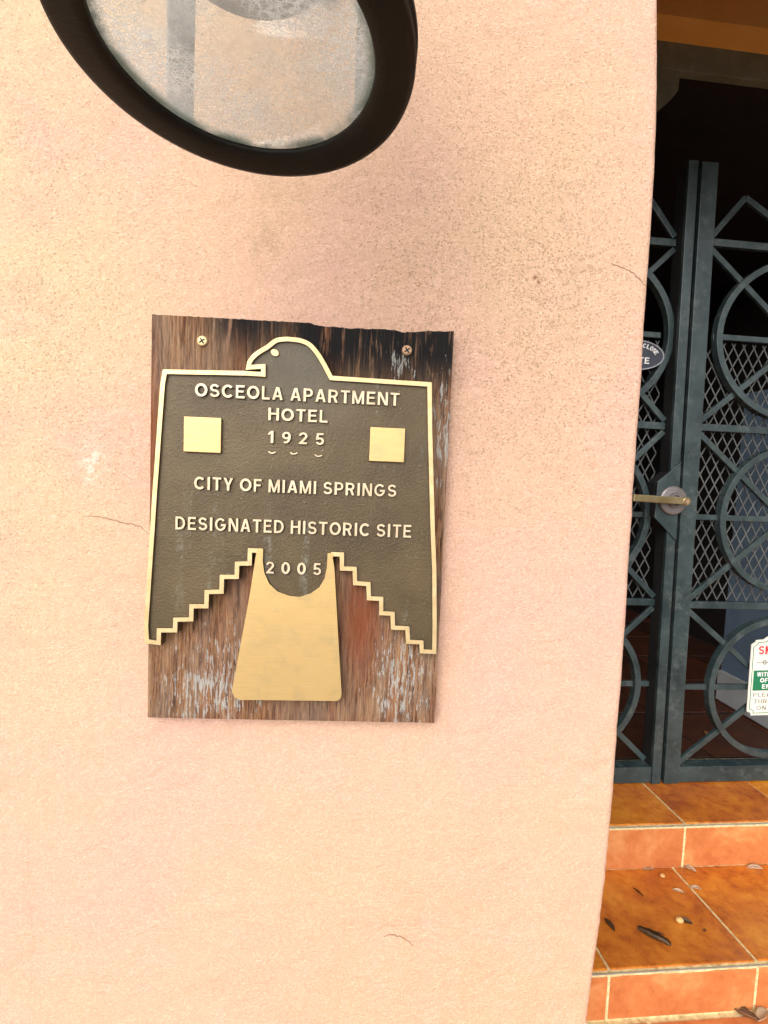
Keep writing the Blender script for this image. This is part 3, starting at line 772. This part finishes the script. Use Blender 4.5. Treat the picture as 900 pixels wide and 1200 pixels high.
letters('SMOKING', x0 + .026, -x0 - .022, 0.203, 0.028, -0.0021, 0.0006, M['signred'], rt, serif=True)
bm = bmesh.new(); bx(bm, x0 + .022, -x0 - .022, -0.0026, -0.0019, 0.1755, 0.1775); done(bm, 'rule', M['signgrey'], rt)
bm = bmesh.new(); strip(bm, arc(x0 + .050, 0.1765, 0.006, 0.006, 0, 360, 14)[:-1], 0.003, -0.0020, -0.0027, True); done(bm, 'rule_dot', M['signgrey'], rt)
letters('WITHIN THE AREA', x0 + .026, -x0 - .02, 0.130, 0.0145, -0.0027, 0.0005, M['white'], rt)
letters('OF THE GATE', x0 + .038, -x0 - .038, 0.110, 0.0145, -0.0027, 0.0005, M['white'], rt)
letters('ENTRANCE', x0 + .046, -x0 - .04, 0.089, 0.0145, -0.0027, 0.0005, M['white'], rt)
letters('PLEASE ENTER', x0 + .017, -x0 - .012, 0.062, 0.0140, -0.0021, 0.0005, M['signgrey'], rt, wmul=.7)
letters('THROUGH THE', x0 + .022, -x0 - .020, 0.040, 0.0140, -0.0021, 0.0005, M['signgrey'], rt, wmul=.7)
letters('ON THE SIDE', x0 + .032, -x0 - .028, 0.018, 0.0140, -0.0021, 0.0005, M['signgrey'], rt, wmul=.7)

# ------------------------------------------------------------------ plaque board
BT = 0.022
corn = [W(177, 367, -BT), W(532, 389, -BT), W(509, 849, -BT), W(174, 839, -BT)]
bx0, bx1 = (corn[0].x + corn[3].x) / 2, (corn[1].x + corn[2].x) / 2
bz1, bz0 = (corn[0].z + corn[1].z) / 2, (corn[2].z + corn[3].z) / 2
NX, NZ = 300, 70
def grain(x, z):
    g = noise.noise((x * 120, 1.7, z * 3.0)) * .5 + noise.noise((x * 300, 4.0, z * 5.0)) * .35 + noise.noise((x * 45, 9.0, z * 2)) * .4
    t = max(0.0, (z - (bz1 - .12)) / .12)
    return 0.0011 * g * (1 + 1.2 * t) 
bm = bmesh.new()
def topz(x):
    t = (x - bx0) / (bx1 - bx0)
    d = 0.0
    if t > 0.52: d = 0.004 * min(1, (t - .52) / .06) + 0.0045 * noise.noise((x * 23, 2, 0)) + 0.0016 * noise.noise((x * 75, 5, 0)) + 0.0008 * noise.noise((x * 260, 5, 0))
    else: d = 0.0007 * noise.noise((x * 150, 5, 0))
    return bz1 - max(-.001, d) * (1.0 if t < .93 else max(0, (1 - t) / .07))
F = [[None] * (NZ + 1) for _ in range(NX + 1)]; Bk = [[None] * 2 for _ in range(NX + 1)]
for i in range(NX + 1):
    x = bx0 + (bx1 - bx0) * i / NX; tz = topz(x)
    for k in range(NZ + 1):
        z = bz0 + (tz - bz0) * k / NZ
        F[i][k] = bm.verts.new((x, -BT - grain(x, z), z))
    Bk[i][0] = bm.verts.new((x, -0.0008, bz0)); Bk[i][1] = bm.verts.new((x, -0.0008, tz))
for i in range(NX):
    for k in range(NZ): bm.faces.new((F[i][k], F[i + 1][k], F[i + 1][k + 1], F[i][k + 1]))
    bm.faces.new((Bk[i][0], Bk[i + 1][0], F[i + 1][0], F[i][0])); bm.faces.new((F[i][NZ], F[i + 1][NZ], Bk[i + 1][1], Bk[i][1]))
    bm.faces.new((Bk[i][1], Bk[i + 1][1], Bk[i + 1][0], Bk[i][0]))
bm.faces.new([F[0][k] for k in range(NZ + 1)] + [Bk[0][1], Bk[0][0]]); bm.faces.new([F[NX][k] for k in range(NZ, -1, -1)] + [Bk[NX][0], Bk[NX][1]])
board = done(bm, 'backing_board', M['board'])
tag(board, 'weathered red-brown wooden board screwed to the stucco behind plaque', 'board')
for (px, py, mm) in ((237, 399.5, 'rim'), (477, 410.5, 'screw')):
    c = W(px, py, -BT - .002)
    bm = bmesh.new()
    lathe(bm, [(0.0002, -0.0), (0.0078, 0.0), (0.0078, -0.0022), (0.006, -0.0036), (0.0002, -0.0042)], 24, closed=False)
    for v in bm.verts: v.co = Vector((v.co.x + c.x, v.co.z - BT, v.co.y + c.z))
    so = done(bm, 'screw', M[mm], board)
    bm = bmesh.new()
    for k, a in enumerate((35, 125)):
        r = 0.0048; strip(bm, [(c.x - r * math.cos(R(a)), c.z - r * math.sin(R(a))), (c.x + r * math.cos(R(a)), c.z + r * math.sin(R(a)))], 0.0022, -BT - .003, -BT - 0.00445 - k * .00008)
    done(bm, 'screw_slot', M['black'], so)  # raised black bars stand for the shade in the slots

# ------------------------------------------------------------------ bronze plaque
YB = -BT - 0.0025                     # back of the casting
YF = YB - 0.013                       # its brown field
YR = YF - 0.005                       # top of rim, squares and tail
c2 = lambda x, y: (160 + x / 4.5, 350 + y / 4.5)
c3 = lambda x, y: (340 + x / 4.5, 350 + y / 4.5)
c4 = lambda x, y: (160 + x / 4.5, 600 + y / 4.5)
c5 = lambda x, y: (340 + x / 4.5, 600 + y / 4.5)
def wz(p, y=YR): q = W(p[0], p[1], y); return (q.x, q.z)
stairL = [c4(*p) for p in [(650, 204), (598, 202), (596, 271), (530, 273), (528, 342), (450, 342), (448, 420), (370, 422), (368, 497), (290, 497), (288, 566), (205, 568), (203, 624), (118, 624), (116, 690), (54, 682)]]
sideL = [(171, 733), (174.5, 680), (178.5, 620), (181, 580), (184, 540), (187.5, 490), (190.5, 450), (193, 435.5)]
head = [c2(*p) for p in [(575, 393), (668, 399), (668, 357), (590, 362), (594, 338), (612, 310), (645, 282), (690, 255), (738, 220), (790, 213)]] + [c3(*p) for p in [(0, 214), (55, 221), (105, 245), (148, 295), (182, 352), (216, 418)]]
sideR = [c3(735, 452), c3(738, 700), c3(746, 1000), c5(752, 100), c5(760, 300), c5(762, 600), c5(760, 738)]
stairR = [c5(*p) for p in [(694, 735), (692, 688), (622, 684), (618, 613), (542, 610), (540, 537), (480, 533), (480, 458), (415, 455), (413, 380), (343, 375), (340, 300), (273, 298), (273, 224), (216, 222)]]
def smooth(P, n=5):
    o = []
    for i in range(len(P) - 1):
        a, b, c, d = [Vector(P[max(0, min(len(P) - 1, k))]) for k in (i - 1, i, i + 1, i + 2)]
        for k in range(n):
            t = k / n; o.append(tuple(.5 * ((2 * b) + (c - a) * t + (2 * a - 5 * b + 4 * c - d) * t * t + (3 * b - a - 3 * c + d) * t ** 3)))
    return o + [P[-1]]
head = head[:4] + smooth(head[4:-1]) + [head[-1]]
rim_px = stairL + sideL + head + sideR + stairR
rim_pts = [wz(p) for p in rim_px]
tail_px_R = [c5(225, 240), c5(234, 300), c5(256, 700), c5(272, 960), c5(266, 984), c5(245, 996)]
tail_px_L = [c4(545, 990), c4(516, 976), c4(503, 945), c4(560, 640), c4(600, 420), c4(630, 225)]
ucurve = [c4(640, 190), c4(668, 194), c4(666, 260), c4(674, 320), c4(700, 378), c4(745, 420), c4(810, 443), c4(880, 449)] + [c5(50, 448), c5(110, 428), c5(155, 396), c5(182, 350), c5(194, 290), c5(198, 218), c5(225, 216)]
plq = empty('bronze_plaque', ((bx0 + bx1) / 2, YB, wz(c4(545, 990))[1]))
tag(plq, 'bronze bird-shaped historic site plaque with gold rim and raised lettering', 'plaque')
off = Vector(plq.location)
def dark_sides(o):                    # bright rubbed tops; brown flanks that also paint in the relief's edge shade
    me = o.data; me.materials.append(M['bronze'])
    for p in me.polygons:
        if p.normal.y > -0.72: p.material_index = 1
def pdone(bm, name, m, **k):
    for v in bm.verts: v.co -= off
    o = done(bm, name, m, plq, **k)
    if m is not M['bronze']: dark_sides(o)
    return o
bm = bmesh.new()
prism(bm, rim_pts + [wz(p) for p in tail_px_R + tail_px_L], YB, YF)
pdone(bm, 'field', M['bronze'])
bm = bmesh.new(); strip(bm, rim_pts, 0.0082, YB - .0005, YR, False, 0.80)
pdone(bm, 'rim', M['rim'])
bm = bmesh.new(); prism(bm, [wz(p) for p in ucurve + tail_px_R + tail_px_L], YB - .0008, YR - 0.0006)
tail = pdone(bm, 'tail', M['gold'], bevel=0.0012)
def square(pxs):
    P = [wz(p) for p in pxs]
    x0, x1 = (P[0][0] + P[3][0]) / 2, (P[1][0] + P[2][0]) / 2; z1, z0 = (P[0][1] + P[1][1]) / 2, (P[2][1] + P[3][1]) / 2
    bm = bmesh.new(); bx(bm, x0, x1, YF - .0055, YF + .001, z0, z1); pdone(bm, 'square', M['gold'], bevel=0.0008)
square([c2(250, 621), c2(446, 630), c2(446, 815), c2(248, 806)])
square([c3(424, 676), c3(608, 686), c3(600, 864), c3(416, 856)])
bm = bmesh.new(); e = wz(c2(728, 283)); prism(bm, [(e[0] + .0062 * math.cos(t), e[1] + .0052 * math.sin(t) - .0012 * math.cos(t)) for t in [2 * math.pi * k / 20 for k in range(20)]], YF + .001, YF - .003); pdone(bm, 'eye', M['rim'], bevel=.0006)
for p in ((318.5, 530), (344, 531), (373, 533.8)):
    e = wz(p); bm = bmesh.new(); strip(bm, [(e[0] - .0055, e[1] + .0012), (e[0] - .002, e[1] - .0012), (e[0] + .002, e[1] - .001), (e[0] + .0055, e[1] + .0008)], 0.003, YF + .001, YF - .003, False, .6)
    pdone(bm, 'casting_mark', M['letter'])
def line(text, bl, br_, tl, tr, **k):
    a, b, c, d = [wz(p) for p in (bl, br_, tl, tr)]
    z0 = (a[1] + b[1]) / 2; h = ((c[1] - a[1]) + (d[1] - b[1])) / 2
    obs = letters(text, a[0], b[0], z0, h, YF + .0006, 0.0052, M['letter'], plq, taper=.80, **k)
    for o in obs:
        for v in o.data.vertices: v.co -= off
        dark_sides(o)
line('OSCEOLA APARTMENT', (228, 464.5), (468, 475.5), (229, 449), (469, 460))
line('HOTEL', (314, 492), (384, 495.8), (315, 477.5), (385, 481))
line('1925', (313, 518.5), (380, 522), (314, 504.5), (381, 508), space=.5)
line('CITY OF MIAMI SPRINGS', (227, 573), (464.5, 583), (228, 558), (465, 568))
line('DESIGNATED HISTORIC SITE', (205, 620.5), (482, 630.5), (205.5, 605), (482.5, 615))
line('2005', (311, 672.5), (376.5, 673.8), (312, 658), (377, 659.8), space=.48)

# ------------------------------------------------------------------ wall lantern
LK = 0.80                              # a lantern about 30 cm across, hung out from the wall
LC = CAM + (Vector((-0.1443, -0.2637, 1.64)) - CAM) * LK
lan = empty('wall_lantern', LC)
LN = Vector((0.059, 0.127, 1)).normalized()
LQ = Vector((0, 0, 1)).rotation_difference(LN); lan.rotation_euler = LQ.to_euler()
lan.scale = (LK, LK, LK)
LM = Matrix.Translation(LC) @ LQ.to_matrix().to_4x4() @ Matrix.Scale(LK, 4)
tag(lan, 'dark bronze round wall lantern with crackle glass bottom, above plaque', 'lantern')
bm = bmesh.new()
lathe(bm, [(0.1455, 0.006), (0.1475, 0.003), (0.160, 0.0010), (0.182, 0.0), (0.1875, 0.0012), (0.189, 0.006), (0.187, 0.020), (0.189, 0.022), (0.189, 0.028), (0.172, 0.028), (0.170, 0.012), (0.1455, 0.010)], 96)
done(bm, 'bottom_ring', M['lamp'], lan, smooth=True)
bm = bmesh.new(); lathe(bm, [(0.0002, 0.0125), (0.169, 0.0125), (0.169, 0.0155), (0.0002, 0.0155)], 64, closed=False)
done(bm, 'bottom_glass', M['crackle'], lan)
HT = 0.40
angs = []
for px, py in ((214, 140), (431, 112)):
    q = hit(px, py, LC + LN * .013, LN) - LC; q = LQ.inverted() @ q; angs.append(math.degrees(math.atan2(q.y, q.x)))
angs += [angs[0] + 150, angs[0] + 215, angs[0] + 265]
for a in angs:
    ca, sa = math.cos(R(a)), math.sin(R(a))
    bm = bmesh.new(); box(bm, (0, 0, 0.016 + (HT + .04) / 2), (0.006, 0.034, HT + .04))
    o = done(bm, 'strut', M['strut'], lan, bevel=.001); o.rotation_euler = (0, 0, R(a)); o.location = (ca * .160, sa * .160, 0)
bm = bmesh.new(); lathe(bm, [(0.153, 0.0165), (0.153, 0.055 + HT)], 64, closed=False)
done(bm, 'side_glass', M['clear'], lan, smooth=True)
bm = bmesh.new()
T0 = 0.057 + HT
lathe(bm, [(0.0005, T0 + .006), (0.168, T0), (0.186, T0), (0.186, T0 + .016), (0.170, T0 + .024), (0.10, T0 + .07), (0.03, T0 + .10), (0.012, T0 + .11), (0.018, T0 + .13), (0.0005, T0 + .145)], 64, closed=False)
done(bm, 'cap', M['lamp'], lan, smooth=False)
bm = bmesh.new(); lathe(bm, [(0.0005, 0.122), (0.096, 0.122), (0.102, 0.128), (0.102, 0.185), (0.05, 0.20), (0.022, 0.21), (0.022, T0 + .002)], 48, closed=False)
done(bm, 'lamp_holder', M['socket'], lan, smooth=False)
bm = bmesh.new(); lathe(bm, [(0.0005, T0 - .004), (0.150, T0 - .004), (0.150, T0 - .0005)], 48, closed=False)
done(bm, 'fill_disc', M['fillwhite'], lan)  # unseen white disc added to brighten the inside of the lantern
up = LQ.inverted() @ Vector((0, 0, 1))                    # the body hangs plumb above its tilted bottom ring
for o in lan.children:
    if o.name.split('.')[0] in ('bottom_ring', 'bottom_glass'): continue
    rz = o.rotation_euler.z
    sx = up.x / up.z * math.cos(rz) + up.y / up.z * math.sin(rz); sy = -up.x / up.z * math.sin(rz) + up.y / up.z * math.cos(rz)
    for v in o.data.vertices: v.co.x += sx * v.co.z; v.co.y += sy * v.co.z
# wall plate and arm, square to the wall
top = LM @ Vector((up.x / up.z * (T0 + .06), up.y / up.z * (T0 + .06), T0 + .06))
for nm, c, sz in (('wall_plate', (top.x, -0.0105, top.z + .03), (0.11, 0.019, 0.17)), ('arm', (top.x, (top.y - .02) / 2, top.z), (0.022, -top.y - .018, 0.026))):
    bm = bmesh.new(); box(bm, c, sz)
    for v in bm.verts: v.co = LM.inverted() @ v.co
    done(bm, nm, M['lamp'], lan, bevel=.004)

# ------------------------------------------------------------------ litter on the steps
def dead_leaf(px, py, z, L_, wd, ang, m, label, curl=0.5, lift=0.0015, name='dead_leaf', fold=0.25, bend=0.0, blunt=0.75):
    q = H(px, py, z)
    bm = bmesh.new(); N, K = 12, 6; G_ = []
    for i in range(N + 1):
        t = i / N; wl_ = wd * (math.sin(math.pi * min(1, max(0.03, t * .96 + .02))) ** blunt) * (1 + .15 * noise.noise((t * 7, px, py)))
        row = []
        for k in range(K + 1):
            s_ = (k / K - .5) * 2
            th = s_ * curl * math.pi
            r = wl_ / 2 / max(.2, curl * math.pi)
            y = r * math.sin(th) if curl > .05 else s_ * wl_ / 2
            zz = r * (1 - math.cos(th)) + abs(s_) * wl_ * fold * .2
            x = (t - .5) * L_
            zz += bend * (2 * t - 1) ** 2 * L_ + .0012 * noise.noise((t * 5 + px, s_ * 3, py))
            row.append(bm.verts.new((x, y + bend * .4 * x * x / max(L_, .001), zz)))
        G_.append(row)
    for i in range(N):
        for k in range(K): bm.faces.new((G_[i][k], G_[i + 1][k], G_[i + 1][k + 1], G_[i][k + 1]))
    r_ = bmesh.ops.solidify(bm, geom=list(bm.faces), thickness=0.0006)
    lo = min(v.co.z for v in bm.verts)
    for v in bm.verts: v.co.z -= lo
    o = done(bm, name, m, smooth=True); o.location = (q.x, q.y, z + lift * .25); o.rotation_euler = (0, 0, R(ang))
    tag(o, label, 'leaf' if name == 'dead_leaf' else name.split('_')[-1], 'fallen litter on the steps')
    return o
zt = Z1 + .0025; 
dead_leaf(766, 1100, zt, 0.074, 0.038, -40, M['leafdark'], 'rolled dark brown dead leaf in the middle of lower tread', .80, bend=.03, blunt=.30)
dead_leaf(828, 860, Z2 + .003, 0.04, 0.022, 60, M['seed'], 'yellowed leaf on the hall floor behind the gate', .4)
dead_leaf(714.5, 1084, zt, 0.040, 0.016, -80, M['leafdark'], 'small dark leaf on lower tread beside the wall edge', .3)
dead_leaf(748, 1046, zt, 0.034, 0.010, -65, M['leafdark'], 'thin curled dark leaf sliver near the upper riser', .8)
dead_leaf(772, 1094, zt, 0.026, 0.005, -25, M['leafbrown'], 'short brown twig-like leaf stalk beside the rolled leaf', .6)
dead_leaf(803, 1081, zt, 0.034, 0.022, -20, M['leafdark'], 'small brown leaf under a round tan seed on lower tread', .35)
dead_leaf(760, 1019, zt, 0.034, 0.018, 5, M['husk'], 'pale seed husk against upper riser, far from grout joint', .6)
dead_leaf(808, 1019, zt, 0.036, 0.022, -40, M['husk'], 'pale seed husk lying on the grout joint at upper riser', .6)
dead_leaf(795, 1045, zt, 0.030, 0.014, -25, M['husk'], 'narrow pale husk on the tile just off the grout joint', .5)
dead_leaf(815, 1041.5, zt, 0.030, 0.018, -8, M['husk'], 'broad pale husk lying across the lower grout joint', .5)
dead_leaf(885, 1018, zt, 0.046, 0.024, -5, M['husk'], 'large pale husk on the right-hand lower tile by riser', .5)
dead_leaf(826, 1091, zt, 0.012, 0.008, 20, M['leafbrown'], 'tiny brown leaf crumb between seed and grout joint', .4)
dead_leaf(873, 1190, 0.0005, 0.055, 0.030, -35, M['leafbrown'], 'curled brown leaf on the floor below the lower riser', .6, bend=.06)
dead_leaf(893, 1192, 0.0005, 0.052, 0.034, 30, M['husk'], 'pale tan leaf on the floor below the lower riser', .5, bend=.05)
def seed(px, py, z, r, label):
    q = H(px, py, z); bm = bmesh.new()
    bmesh.ops.create_uvsphere(bm, u_segments=20, v_segments=12, radius=r)
    for v in bm.verts:
        v.co.z *= .8; v.co.x *= 1.15; v.co *= 1 + .06 * noise.noise(v.co * 90)
    o = done(bm, 'seed', M['seed'], smooth=True); o.location = (q.x, q.y, z + r * .78)
    tag(o, label, 'seed', 'fallen litter on the steps')
seed(796, 1081, zt + .0015, 0.0085, 'round tan seed resting beside a brown leaf on tread')
seed(776, 1028, zt, 0.0065, 'small tan seed near the upper riser')
